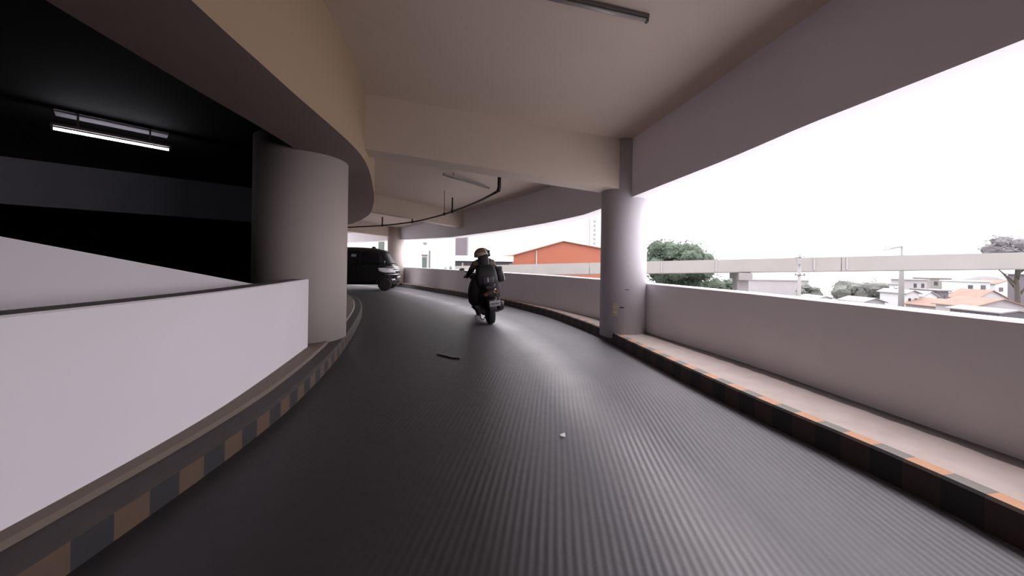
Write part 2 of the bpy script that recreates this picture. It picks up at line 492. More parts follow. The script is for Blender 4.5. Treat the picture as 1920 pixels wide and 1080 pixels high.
tag(cross_beam((-13.5, 2.9), (-6.0, 9.65), 2.27, 2.27, 3.2, .4, M['deck_beam']), 'grey concrete beam across the dark deck below the lit tube', 'beam', kind='structure')
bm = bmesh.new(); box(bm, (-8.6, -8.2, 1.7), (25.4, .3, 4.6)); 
tag(link('wall_blocker_back', bm, M['dark_deck']), 'unseen dark wall added behind the viewer to block light', 'wall', kind='structure')  # unseen, added so the ramp behind stays dark

bm = bmesh.new(); box(bm, (3.45, -4.7, 1.7), (.3, 7.0, 4.6), 0.02)
tag(link('wall_blocker_right', bm, M['dark_deck']), 'unseen dark wall added on the right behind the viewer to block light', 'wall', kind='structure')  # unseen, added to cut light from the right rear

# ------------------------------------------------------------------ fixtures
M['tube_lit'] = mat('lit_tube_glass', (0.9, 0.9, 0.95), 0.3, emit=(0.9, 0.92, 1.0), estr=9)
M['tube_off'] = mat('unlit_tube_glass', (0.28, 0.25, 0.25), 0.25, var=0.05)
M['batten'] = mat('brown_enamel_batten', (0.09, 0.075, 0.07), 0.5, var=0.1)
M['batten_pale'] = mat('grey_enamel_batten', (0.3, 0.27, 0.26), 0.5, var=0.1)
M['pipe'] = mat('black_iron_pipe', (0.018, 0.016, 0.017), 0.5, 0.3, var=0.2)
def tube_light(a, b, lit, label, gap, hm):
    a, b = Vector(a), Vector(b)
    d = (b - a); L = d.length
    t = empty('tube_light', (a + b) / 2, math.atan2(d.y, d.x))
    t.rotation_euler.y = -math.asin(d.z / L)
    tag(t, label, 'ceiling light', 'tube lights under the concrete')
    bm = bmesh.new(); box(bm, (0, 0, gap * .45), (L, .05, .035)); link('housing', bm, M[hm], t, bevel=.006)
    for s in (-1, 1):
        bm = bmesh.new(); box(bm, (s * (L / 2 - .012), 0, 0), (.024, .035, .06)); link('lamp_holder', bm, M[hm], t, bevel=.004)
    for s in (-1, 1):
        bm = bmesh.new(); box(bm, (s * L * .3, 0, gap * .45 + .1), (.02, .02, .2)); link('mounting_stem', bm, M[hm], t)
    if lit:
        bm = bmesh.new(); box(bm, (0, .16, .235), (L * .96, .30, .012)); o = link('reflector', bm, M['white_wall'], t); o['label'] = 'white reflector plate above the lit tube'
    bm = bmesh.new(); tube(bm, [(-L / 2 + .02, 0, -.01), (L / 2 - .02, 0, -.01)], .016, 12)
    link('lamp_tube', bm, M['tube_lit'] if lit else M['tube_off'], t)
tube_light((-5.75, 4.23, 2.9), (-5.06, 5.04, 2.9), True, 'lit white fluorescent tube glowing in the dark deck', .1, 'batten')
tube_light((-.05, 2.86, 3.6), (1.2, 3.09, 3.52), False, 'unlit brown tube light on the near ceiling at the top of the view', .05, 'batten')
tube_light((-1.57, 7.66, 3.26), (-.61, 8.73, 3.2), False, 'small unlit tube light on the ceiling behind the cross beam beside the black pipe', .05, 'batten_pale')
t = empty('sprinkler_pipe', (-.25, 6.15, 2.6))
tag(t, 'thin black sprinkler pipe hanging in a curve below the ceiling behind the cross beam', 'pipe')
O = Vector((-.25, 6.15, 2.6))
P = spline([(-.25, 6.15, 2.6), (-.75, 7.3, 2.6), (-1.56, 8.8, 2.6), (-2.3, 9.95, 2.6), (-3.3, 11.24, 2.6), (-4.77, 12.5, 2.6), (-6.4, 13.35, 2.6), (-8.6, 14.5, 2.6)], .3)
bm = bmesh.new(); tube(bm, [p - O for p in P], .024, 8); link('pipe_run', bm, M['pipe'], t)
bm = bmesh.new(); tube(bm, [(0, 0, .62), (0, 0, .06), (-.008, .016, .02), (-.035, .07, 0)], [.033, .033, .035, .03], 10); link('drop_pipe', bm, M['pipe'], t)
for nm, x, y, h, r in (('sprinkler_riser', -4.77, 12.5, .31, .026), ('sprinkler_riser', -3.3, 11.24, .1, .024), ('hanger_rod', -1.86, 9.27, .64, .008), ('sprinkler_riser', -1.56, 8.8, .36, .022)):
    x -= O.x; y -= O.y
    bm = bmesh.new(); tube(bm, [(x, y, h), (x, y, 0)], r, 8)
    lathe(bm, [(.0, -.04), (.034, -.036), (.034, .036), (.0, .04)], c=(x, y, 0), seg=10)
    link(nm, bm, M['pipe'], t)
# small faded notice and bracket on the slim column
M['stain'] = mat('faded_brown_paper', (0.36, 0.29, 0.22), 0.8, var=0.35, scale=18)
M['stain_pale'] = mat('pale_paper_strip', (0.62, 0.58, 0.53), 0.8, var=0.1)
def on_column(ang0, ang1, z0, z1, off, c=(1.9, 5.84), r=.375):
    bm = bmesh.new(); n = 6
    rows = []
    for i in range(n + 1):
        a = ang0 + (ang1 - ang0) * i / n
        d = Vector((math.cos(a), math.sin(a), 0))
        rows.append([bm.verts.new((c[0] + d.x * q, c[1] + d.y * q, z)) for q, z in ((r, z0), (r + off, z0), (r + off, z1), (r, z1))])
    for A_, B_ in zip(rows, rows[1:]):
        for k in range(4): bm.faces.new((A_[k], A_[(k + 1) % 4], B_[(k + 1) % 4], B_[k]))
    bm.faces.new(rows[0]); bm.faces.new(rows[-1])
    return bm
n_ = link('paper_notice', on_column(-2.36, -2.10, .46, .68, .004), M['stain'])
tag(n_, 'small faded brown paper notice stuck low on the slim column', 'notice')
link('torn_strip', on_column(-2.30, -2.16, .52, .535, .006), M['stain_pale'], n_)
link('torn_strip', on_column(-2.28, -2.18, .60, .612, .006), M['stain_pale'], n_)
tag(link('cable_clip', on_column(-1.98, -1.82, .60, .615, .015), M['pipe']), 'tiny black clip on the slim column right of the brown notice', 'clip')
tag(link('cable_clip', on_column(-1.80, -1.62, .895, .905, .008), M['kerb_edge']), 'tiny grey clip on the slim column above the brown notice', 'clip')
# things lying on the road
M['scrap_dark'] = mat('dark_rubber_scrap', (0.015, 0.014, 0.016), 0.5)
M['scrap_white'] = mat('white_paper_scrap', (0.75, 0.72, 0.75), 0.7)
bm = bmesh.new()
loft(bm, [ellipse((x, y, .006), .012, .005, 8, plane='YZ') for x, y in ((-.17, .02), (-.16, .02), (-.05, .0), (.08, -.03), (.17, -.03), (.18, -.03))])
o = tag(link('rubber_strip', bm, M['scrap_dark']), 'thin dark strip of rubber lying on the road before the scooter', 'debris')
o.location = (-.86, 4.72, 0); o.scale = (1, 3.5, 1.6)
bm = bmesh.new(); loft(bm, [[(-.02, -.02, .001), (.018, -.025, .001), (.022, .018, .001), (-.015, .02, .001)], [(-.02, -.02, .012), (.018, -.025, .004), (.022, .018, .015), (-.015, .02, .003)]], smooth=False)
o = tag(link('paper_scrap', bm, M['scrap_white']), 'tiny white scrap of paper on the grooved road', 'litter')
o.location = (.4, 2.58, 0)

# ------------------------------------------------------------------ rider and scooter
M['black_paint'] = mat('black_gloss_paint', (0.012, 0.011, 0.012), 0.22, var=0.1)
M['black_plastic'] = mat('black_plastic', (0.018, 0.017, 0.018), 0.5, var=0.15)
M['rubber'] = mat('tyre_rubber', (0.014, 0.013, 0.014), 0.75, var=0.2)
M['chrome'] = mat('chrome', (0.75, 0.73, 0.75), 0.15, 1.0, var=0.02)
M['alloy'] = mat('grey_alloy', (0.35, 0.34, 0.35), 0.35, 0.8, var=0.05)
M['amber'] = mat('brown_amber_lens', (0.2, 0.095, 0.045), 0.2, var=0.25, scale=20)
M['red_lens'] = mat('red_lens', (0.75, 0.16, 0.08), 0.2, var=0.1)
M['plate'] = mat('pale_plate', (0.36, 0.34, 0.36), 0.4, var=0.05)
M['jacket'] = mat('black_jacket_cloth', (0.014, 0.012, 0.014), 0.8, var=0.25, scale=12)
M['brown_cloth'] = mat('brown_jacket_shoulder_cloth', (0.13, 0.085, 0.06), 0.8, var=0.25, scale=12)
M['trousers'] = mat('black_trousers_cloth', (0.010, 0.009, 0.011), 0.85, var=0.2, scale=12)
M['skin'] = mat('skin', (0.36, 0.22, 0.15), 0.5, var=0.05)
M['shoe'] = mat('dark_shoe', (0.03, 0.027, 0.028), 0.5)
M['helmet'] = mat('brown_helmet_shell', (0.17, 0.125, 0.085), 0.18, var=0.2, scale=8)
M['helmet_band'] = mat('grey_brown_helmet_band', (0.30, 0.25, 0.22), 0.25, var=0.1)
M['visor'] = mat('dark_visor', (0.02, 0.018, 0.02), 0.1)
M['white_stripe'] = mat('white_helmet_stripe', (0.8, 0.78, 0.8), 0.3, var=0.03)
M['pack'] = mat('black_nylon', (0.012, 0.011, 0.014), 0.6, var=0.25, scale=15)
M['pack_grey'] = mat('slate_nylon', (0.035, 0.034, 0.045), 0.6, var=0.2, scale=15)
M['strap'] = mat('pale_grey_reflective_tape', (0.42, 0.38, 0.42), 0.4, var=0.1)
M['hair'] = mat('black_hair', (0.02, 0.013, 0.011), 0.5, var=0.3, scale=30)

SX, SY, SH = -.435, 7.26, math.radians(17)      # rear wheel contact, heading to the left of +Y
LEAN = math.radians(-6)
def rider_empty(name, lz=0.0):
    e = empty(name, (SX, SY, 0), 0)
    e.rotation_euler = (0, LEAN, SH)
    return e
sc = rider_empty('motor_scooter')
tag(sc, 'black motor scooter seen from behind, ridden along the ramp by a helmeted rider', 'motor scooter')
def part(name, bm, m, parent, smooth=False, bevel=0.0):
    return link(name, bm, m, parent, smooth, bevel)
def wheel(name, y, r, w, parent):
    e_ = bmesh.new()
    lathe(e_, [(r * .62, -w * .38), (r * .8, -w * .5), (r * .93, -w * .46), (r * .985, -w * .28), (r, 0), (r * .985, w * .28), (r * .93, w * .46), (r * .8, w * .5), (r * .62, w * .38), (r * .62, -w * .38)], 'X', 40, (0, y, r))
    wh = part(name, e_, M['rubber'], parent, True)
    b = bmesh.new()
    lathe(b, [(.05, -w * .36), (r * .2, -w * .36), (r * .2, w * .36), (.05, w * .36)], 'X', 20, (0, y, r))
    lathe(b, [(r * .55, -w * .3), (r * .64, -w * .36), (r * .64, w * .36), (r * .55, w * .3), (r * .55, -w * .3)], 'X', 36, (0, y, r))
    for k in range(5):
        a = 2 * PI * k / 5
        tube(b, [(0, y + math.cos(a) * r * .18, r + math.sin(a) * r * .18), (0, y + math.cos(a) * r * .58, r + math.sin(a) * r * .58)], [.026, .018], 8)
    part('rim', b, M['alloy'], wh, True)
    return wh
wheel('rear_wheel', 0, .27, .145, sc)
wheel('front_wheel', 1.27, .27, .11, sc)
# body: tail, side panels, footboard, leg shield
bm = bmesh.new()
rings = []
for y, w, zb, zt in ((-.32, .06, .64, .72), (-.28, .11, .58, .76), (-.15, .17, .48, .80), (.05, .215, .38, .80), (.25, .23, .30, .78), (.42, .21, .26, .74), (.52, .15, .26, .55), (.58, .16, .22, .30)):
    rings.append(ellipse((0, y, (zb + zt) / 2), w, (zt - zb) / 2, 20, 3.2, 'XZ'))
loft(bm, rings); part('body_shell', bm, M['black_paint'], sc)
bm = bmesh.new()
loft(bm, [ellipse((0, y, .245), w, .035, 16, 5, 'XZ') for y, w in ((.45, .14), (.5, .2), (.9, .2), (.98, .15))]); part('footboard', bm, M['black_plastic'], sc)
bm = bmesh.new()
loft(bm, [ellipse((0, .93 + (z - .25) * -.12 + .06, z), w, .045, 20, 3, 'XY') for z, w in ((.24, .16), (.35, .24), (.6, .27), (.8, .22), (.95, .13))]); part('leg_shield', bm, M['black_paint'], sc)
bm = bmesh.new()
loft(bm, [ellipse((0, 1.02 - (z - .9) * .2, z), w, d, 20, 2.6, 'XY') for z, w, d in ((.86, .1, .06), (.95, .19, .1), (1.02, .2, .1), (1.07, .12, .06))]); part('headlight_cowl', bm, M['black_paint'], sc)
bm = bmesh.new()
loft(bm, [ellipse((0, 1.27 + math.sin(a) * .30, .27 + math.cos(a) * .30), .08, .02, 12, 3, 'XZ', -a) for a in [(-1.2 + .2 * i) for i in range(12)]]); part('front_fender', bm, M['black_paint'], sc)
bm = bmesh.new()
for s in (-1, 1): tube(bm, [(s * .075, 1.27, .27), (s * .075, 1.12, .62), (s * .03, 1.0, .92)], .022, 10)
part('fork', bm, M['alloy'], sc)
bm = bmesh.new()
loft(bm, [ellipse((0, y, z), w, h, 20, 3, 'XZ') for y, w, z, h in ((-.24, .08, .80, .03), (-.18, .13, .82, .05), (.05, .15, .82, .055), (.2, .15, .80, .05), (.42, .12, .77, .045), (.5, .06, .75, .03))]); part('seat', bm, M['black_plastic'], sc)
bm = bmesh.new()
tube(bm, [(-.14, .05, .80), (-.13, -.2, .84), (-.07, -.32, .85), (.07, -.32, .85), (.13, -.2, .84), (.14, .05, .80)], .014, 8); part('grab_rail', bm, M['black_plastic'], sc)
# tail lamp: winged amber-brown lens with a red end
bm = bmesh.new()
pts = [(-.15, .635), (-.13, .69), (-.02, .735), (.03, .735), (.14, .745), (.155, .70), (.14, .66), (.04, .695), (-.02, .69), (-.10, .625)]
loft(bm, [[(x, -.27 - .06 * (1 - (x / .16) ** 2), z) for x, z in pts], [(x, -.20, z) for x, z in pts]], smooth=False)
tl = part('tail_light', bm, M['amber'], sc)
bm = bmesh.new(); box(bm, (.143, -.285, .705), (.02, .05, .05)); o = part('indicator_lens', bm, M['red_lens'], tl, bevel=.006); o['label'] = 'red lens at the right end of the tail light'
# rear fender and number plate
bm = bmesh.new()
loft(bm, [ellipse((0, y, z), w, .02, 12, 3, 'XZ', .7) for y, z, w in ((-.15, .58, .10), (-.27, .52, .085), (-.34, .42, .08), (-.37, .33, .075))]); part('rear_fender', bm, M['black_plastic'], sc)
bm = bmesh.new(); box(bm, (.045, -.375, .475), (.225, .008, .115)); pl = part('number_plate', bm, M['plate'], sc, bevel=.006)
bm = bmesh.new()
rn = random.Random(3)
x = -.045
for k in range(7):
    w = rn.choice((.012, .016, .018)); box(bm, (x + w / 2, -.380, .468), (w, .003, .034)); x += w + .009
part('plate_lettering', bm, M['black_plastic'], pl)
bm = bmesh.new()
box(bm, (.155, -.36, .53), (.012, .012, .09)); part('plate_bracket', bm, M['alloy'], sc)
# exhaust
bm = bmesh.new()
loft(bm, [ellipse((.20, y, z), r, r * 1.15, 18, 2.4, 'XZ') for y, z, r in ((.42, .20, .03), (.25, .25, .05), (.15, .29, .075), (-.18, .38, .085), (-.24, .395, .07), (-.26, .40, .03))])
ex = part('exhaust', bm, M['black_plastic'], sc)
bm = bmesh.new()
loft(bm, [ellipse((.225, y, z), .062, .03, 14, 3, 'XZ') for y, z in ((.1, .37), (.08, .385), (-.16, .455), (-.19, .46))])
o = part('heat_shield', bm, M['chrome'], ex); o['label'] = 'bright chrome heat shield'
bm = bmesh.new(); loft(bm, [ellipse((-.12, y, .3), .06, h, 14, 3, 'XZ') for y, h in ((-.1, .05), (0, .1), (.3, .1), (.45, .07))]); part('engine_case', bm, M['black_plastic'], sc)
bm = bmesh.new(); tube(bm, [(-.15, .30, .25), (-.16, .25, .1), (-.11, .18, .07), (-.08, .15, .13)], .014, 8); part('side_stand', bm, M['chrome'], sc)
bm = bmesh.new(); tube(bm, [(.11, .0, .30), (.12, -.05, .5), (.12, -.08, .62)], .02, 10); part('shock_absorber', bm, M['chrome'], sc)
# handlebar, grips, mirrors
bm = bmesh.new(); tube(bm, [(-.30, .84, 1.0), (-.12, .93, 1.02), (.12, .93, 1.02), (.30, .84, 1.0)], .014, 8); hb = part('handlebar', bm, M['black_plastic'], sc)
for s in (-1, 1):
    bm = bmesh.new(); tube(bm, [(s * .24, .872, 1.007), (s * .35, .815, .993)], .019, 10); part('grip', bm, M['rubber'], hb)
    bm = bmesh.new(); tube(bm, [(s * .22, .93, 1.0), (s * .34, .89, .975)], .008, 6); part('brake_lever', bm, M['alloy'], hb)
    bm = bmesh.new(); tube(bm, [(s * .2, .89, 1.02), (s * .27, .90, 1.10), (s * .33, .91, 1.15)], .008, 6)
    mr = part('mirror_stalk', bm, M['black_plastic'], sc)
    bm = bmesh.new(); loft(bm, [ellipse((s * .37, y, 1.175), a, b, 16, 2.6, 'XZ') for y, a, b in ((.95, .03, .012), (.935, .055, .025), (.91, .062, .03), (.90, .058, .027))])
    mh = part('mirror', bm, M['alloy'], mr)
# ---- rider
rd = rider_empty('person')
tag(rd, 'person in dark clothes and brown helmet riding the black scooter with a backpack', 'person')
def skin_body(name, joints, edges, root, mat_fn, mats, parent, sub=2):
    me = bpy.data.meshes.new(name)
    keys = list(joints)
    me.from_pydata([joints[k][:3] for k in keys], [(keys.index(a), keys.index(b)) for a, b in edges], [])
    o = bpy.data.objects.new(name, me); COL.objects.link(o)
    sk = o.modifiers.new('skin', 'SKIN')
    sk.use_smooth_shade = True
    ss = o.modifiers.new('subsurf', 'SUBSURF'); ss.levels = sub; ss.render_levels = sub
    for i, k in enumerate(keys):
        r = joints[k][3]
        me.skin_vertices[0].data[i].radius = r if isinstance(r, tuple) else (r, r)
        me.skin_vertices[0].data[i].use_root = (k == root)
    bpy.context.view_layer.update()
    dg = bpy.context.evaluated_depsgraph_get()
    new = bpy.data.meshes.new_from_object(o.evaluated_get(dg))
    o.modifiers.clear()
    o.data = new
    bpy.data.meshes.remove(me)
    new.materials.clear()
    for m in mats: new.materials.append(m)
    for p in new.polygons:
        p.material_index = mat_fn(p.center); p.use_smooth = True
    o.parent = parent
    return o
J = {'pelvis': (0, .10, .92, (.18, .14)), 'waist': (0, .12, 1.05, (.155, .115)), 'chest': (0, .17, 1.22, (.185, .125)), 'upper': (0, .20, 1.32, (.13, .10)), 'neck': (0, .24, 1.40, .062), 'head0': (0, .27, 1.47, .08), 'head1': (0, .28, 1.55, .085)}
E = [('pelvis', 'waist'), ('waist', 'chest'), ('chest', 'upper'), ('upper', 'neck'), ('neck', 'head0'), ('head0', 'head1')]
for s, q in ((-1, 'l'), (1, 'r')):
    J.update({q + 'sh': (s * .19, .20, 1.29, .078), q + 'el': (s * .31, .42, 1.06, .056), q + 'fa': (s * .31, .62, 1.01, .046), q + 'wr': (s * .305, .745, 1.0, .033), q + 'pm': (s * .30, .81, 1.01, (.04, .03)),
              q + 'hip': (s * .10, .14, .88, .115), q + 'kn': (s * .24, .60, .72, .078), q + 'ca': (s * .22, .68, .50, .066), q + 'an': (s * .19, .72, .33, .046), q + 'he': (s * .19, .70, .29, .045), q + 'to': (s * .2, .90, .285, (.042, .03))})
    E += [('upper', q + 'sh'), (q + 'sh', q + 'el'), (q + 'el', q + 'fa'), (q + 'fa', q + 'wr'), (q + 'wr', q + 'pm'), ('pelvis', q + 'hip'), (q + 'hip', q + 'kn'), (q + 'kn', q + 'ca'), (q + 'ca', q + 'an'), (q + 'an', q + 'he'), (q + 'he', q + 'to')]
    for f_, (dx, ln) in enumerate(((-.030, .9), (-.010, 1.0), (.012, .95), (.032, .78))):
        bx, by = s * (.30 + dx), .84 - dx * .5
        J[q + 'f%da' % f_] = (bx, by + .015 * ln, 1.028, .0105)
        J[q + 'f%db' % f_] = (bx, by + .042 * ln, 1.018, .0095)
        J[q + 'f%dc' % f_] = (bx, by + .040 * ln, .985, .0085)
        E += [(q + 'pm', q + 'f%da' % f_), (q + 'f%da' % f_, q + 'f%db' % f_), (q + 'f%db' % f_, q + 'f%dc' % f_)]
    J[q + 'ta'] = (s * .255, .80, .995, .012); J[q + 'tb'] = (s * .245, .835, .975, .010)
    E += [(q + 'pm', q + 'ta'), (q + 'ta', q + 'tb')]
def bmat(c):
    if c.z > 1.43: return 3
    if c.y > .765 and abs(c.x) > .2 and c.z > .9: return 3
    if c.z < .345 and c.y > .6: return 4
    if c.z > 1.20 and (abs(c.x) > .10): return 1
    if c.z > .95 or (abs(c.x) > .26 and c.z > .9): return 0
    return 2
skin_body('body', J, E, 'pelvis', bmat, [M['jacket'], M['brown_cloth'], M['trousers'], M['skin'], M['shoe']], rd)
# coat skirt spread over the seat and thighs
bm = bmesh.new()
loft(bm, [ellipse((-.03, y, z), a, b, 24, 2.6, 'XY') for z, y, a, b in ((.40, .36, .29, .24), (.46, .31, .335, .28), (.60, .25, .355, .30), (.76, .19, .345, .27), (.88, .15, .315, .21), (1.0, .13, .26, .16), (1.08, .13, .20, .135))])
part('coat_skirt', bm, M['jacket'], rd)
# long hair down the back
bm = bmesh.new()
loft(bm, [ellipse((0, y, z), a, b, 16, 2.3, 'XY') for z, y, a, b in ((1.17, .035, .06, .02), (1.22, .04, .10, .03), (1.33, .11, .115, .055), (1.41, .17, .12, .085), (1.48, .20, .118, .10))])
part('hair', bm, M['hair'], rd)
# helmet with peak, visor, band and white stripe
HC = Vector((0, .265, 1.49))
bm = bmesh.new()
rings = []
for k in range(13):
    a = -0.45 + (PI / 2 + .45) * k / 12
    r = math.cos(a)
    rings.append(ellipse(HC + Vector((0, 0, math.sin(a) * .145)), .158 * max(r, .02), .175 * max(r, .02), 32, 2.2))
loft(bm, rings); he = part('helmet', bm, M['helmet'], rd)
bm = bmesh.new()
loft(bm, [ellipse(HC + Vector((0, 0, z)), .160 * k, .177 * k, 32, 2.2) for z, k in ((-.062, .93), (-.058, .955), (-.01, 1.0), (.03, .99), (.034, .96))]); part('helmet_band', bm, M['helmet_band'], he)
bm = bmesh.new()
n = 10
R0 = [];R1 = []
for k in range(n + 1):
    a = -.62 + 1.24 * k / n
    R0.append(HC + Vector((.150 * math.sin(a), .160 * math.cos(a), .07 )))
    R1.append(HC + Vector((.168 * math.sin(a), .30 * math.cos(a), .085)))
poly = R0 + R1[::-1]
loft(bm, [poly, [p + Vector((0, 0, .006)) for p in poly]], smooth=False); part('helmet_peak', bm, M['visor'], he)
bm = bmesh.new()
rings = []
for k in range(9):
    a = -1.25 + 2.5 * k / 8
    rings.append([HC + Vector((q * .170 * math.sin(a), q * .186 * math.cos(a), z)) for q, z in ((1, -.06), (1, .07), (1.03, .07), (1.03, -.06))])
loft(bm, rings); part('visor', bm, M['visor'], he)
bm = bmesh.new()
rings = []
for k in range(9):
    a = .02 + .95 * k / 8
    rings.append([HC + Vector((.163 * math.cos(a) * math.cos(b), -.180 * math.cos(a) * math.sin(b), .149 * math.sin(a))) for b in (-.05, .09)] +
                 [HC + Vector((.158 * math.cos(a) * math.cos(b), -.175 * math.cos(a) * math.sin(b), .145 * math.sin(a))) for b in (.09, -.05)])
loft(bm, rings); o = part('helmet_stripe', bm, M['white_stripe'], he); o['label'] = 'white stripe on the right side of the helmet'
rh = Matrix.Rotation(math.radians(-62), 3, 'Z')
he.location = HC - rh @ HC
he.rotation_euler = (0, 0, math.radians(-62))
# backpack and hanging bag
bp = rider_empty('backpack')
tag(bp, 'black backpack with pale reflective tape on the back of the scooter rider', 'backpack')
bm = bmesh.new()
loft(bm, [ellipse((0, y, z), a, b, 24, 3.2, 'XY') for z, y, a, b in ((.78, -.03, .16, .06), (.81, -.035, .20, .09), (.95, -.03, .225, .10), (1.1, .0, .215, .095), (1.2, .035, .19, .075), (1.26, .07, .12, .04))]); pk = part('pack_body', bm, M['pack'], bp)
bm = bmesh.new()
loft(bm, [ellipse((0, y, z), a, b, 20, 3.2, 'XY') for z, y, a, b in ((.84, -.10, .11, .04), (.87, -.105, .13, .055), (.99, -.10, .135, .055), (1.03, -.09, .11, .035))]); part('front_pocket', bm, M['pack_grey'], bp)
bm = bmesh.new(); box(bm, (-.01, -.163, .95), (.03, .008, .09)); o = part('reflective_tape', bm, M['strap'], bp, bevel=.003); o['label'] = 'pale grey reflective tape on the pocket'
for s in (-1, 1):
    bm = bmesh.new(); tube(bm, [(s * .11, .06, 1.25), (s * .14, .17, 1.375), (s * .13, .30, 1.30), (s * .15, .32, 1.1), (s * .17, .16, .95), (s * .16, .02, .88)], .02, 8, flat=.5); part('shoulder_strap', bm, M['pack_grey'], bp)
bm = bmesh.new(); tube(bm, [(-.05, .06, 1.25), (-.03, .05, 1.3), (.03, .05, 1.3), (.05, .06, 1.25)], .009, 8); part('carry_handle', bm, M['pack'], bp)
bg_ = rider_empty('shoulder_bag')
tag(bg_, 'small black box shaped bag hanging at the right arm of the scooter rider', 'bag')
bm = bmesh.new()
loft(bm, [ellipse((.315 + (1.04 - z) * .12, y, z), a, b, 16, 5, 'XY') for z, y, a, b in ((.86, .19, .06, .11), (.88, .19, .075, .13), (1.15, .19, .072, .13), (1.17, .19, .06, .11))]); part('bag_body', bm, M['pack'], bg_)
bm = bmesh.new(); loft(bm, [ellipse((.302, .19, z), a, b, 16, 5, 'XY') for z, a, b in ((1.13, .084, .142), (1.185, .084, .142), (1.195, .07, .12))]); part('bag_flap', bm, M['pack_grey'], bg_)
bm = bmesh.new()
loft(bm, [[(.39 + (1.04 - z) * .12, .055, z), (.40 + (1.04 - z) * .12, .06, z), (.40 + (1.04 - z) * .12, .10, z), (.39 + (1.04 - z) * .12, .10, z)] for z in (.9, 1.1)], smooth=False); o = part('lit_edge', bm, M['white_stripe'], bg_); o['label'] = 'white strip painted as the lit edge'  # white strip paints in the light along the bag's right edge
bm = bmesh.new(); tube(bm, [(.30, .2, 1.18), (.23, .19, 1.28), (.17, .2, 1.365), (.05, .26, 1.37)], .013, 8, flat=.5); part('bag_strap', bm, M['strap'], bg_)

# ------------------------------------------------------------------ the black van
M['van_glass'] = mat('tinted_glass', (0.012, 0.012, 0.016), 0.5, var=0.05, spec=0.1)
M['lamp_glass'] = mat('pale_headlamp_glass', (0.72, 0.70, 0.74), 0.2, var=0.15, scale=12)
M['tag_paper'] = mat('grey_sticker_paper', (0.32, 0.30, 0.34), 0.5, var=0.05)
van = empty('van', (0, 0, 0))
tag(van, 'black van coming round the bend behind the thick left column, headlamp and grille showing', 'van')
zf = interp([.26, .34, .5, .75, .95, 1.04, 1.12, 1.72, 1.80, 1.87, 1.90], [3.80, 3.90, 3.97, 3.99, 3.97, 3.91, 3.80, 3.46, 3.34, 3.0, 2.4])
zr = interp([.26, .5, 1.1, 1.7, 1.85, 1.90], [.10, .0, .02, .10, .25, .7])
zw = interp([.26, .36, .6, .9, 1.1, 1.72, 1.82, 1.87, 1.90], [.70, .775, .80, .80, .785, .68, .62, .52, .30])
def vp(th, z, off=0.0):
    f_, r_, w_ = zf(z), zr(z), zw(z)
    mid = 2.0
    c, s = math.cos(th), math.sin(th)
    e = 4.6 if c > 0 else 6.5
    a = (f_ - mid) if c > 0 else (mid - r_)
    x = mid + (a + off) * math.copysign(abs(c) ** (2 / e), c)
    y = (w_ + off) * math.copysign(abs(s) ** (2 / e), s)
    return Vector((x, y, z))
ths = []
for i in range(96):
    ths.append(2 * PI * i / 96)
bm = bmesh.new()
loft(bm, [[vp(t_, z) for t_ in ths] for z in (.26, .30, .36, .45, .6, .75, .9, .98, 1.04, 1.08, 1.12, 1.25, 1.4, 1.55, 1.68, 1.74, 1.79, 1.83, 1.865, 1.885, 1.90)])
part('body_shell', bm, M['black_paint'], van)
def th_for_x(x, z, side):
    """outline angle where the shell passes length x on one side"""
    f_, r_ = zf(z), zr(z)
    if x > 2.0: c = ((x - 2.0) / (f_ - 2.0)) ** (4.6 / 2)
    else: c = -(((2.0 - x) / (2.0 - r_)) ** (6.5 / 2))
    return side * math.acos(max(-1, min(1, c)))
def patch(name, rows, m, parent, off=.006):
    """rows: list of (z, theta0, theta1); a thin shell lying on the body"""
    bm = bmesh.new(); n = 14
    out, inn = [], []
    for z, t0, t1 in rows:
        out.append([bm.verts.new(vp(t0 + (t1 - t0) * k / n, z, off)) for k in range(n + 1)])
        inn.append([bm.verts.new(vp(t0 + (t1 - t0) * k / n, z, -.01)) for k in range(n + 1)])
    for G in (out, inn):
        for A_, B_ in zip(G, G[1:]):
            for k in range(n):
                bm.faces.new((A_[k], A_[k + 1], B_[k + 1], B_[k])).smooth = True
    for A_, B_ in ((out[0], inn[0]), (out[-1], inn[-1])):
        for k in range(n): bm.faces.new((A_[k], A_[k + 1], B_[k + 1], B_[k]))
    for k in (0, n):
        for i in range(len(out) - 1): bm.faces.new((out[i][k], out[i + 1][k], inn[i + 1][k], inn[i][k]))
    return part(name, bm, m, parent)
def zs(a, b, n=6): return [a + (b - a) * i / n for i in range(n + 1)]
patch('windscreen', [(z, th_for_x(zf(z) - .22, z, -1), th_for_x(zf(z) - .22, z, 1)) for z in zs(1.15, 1.70)], M['van_glass'], van)
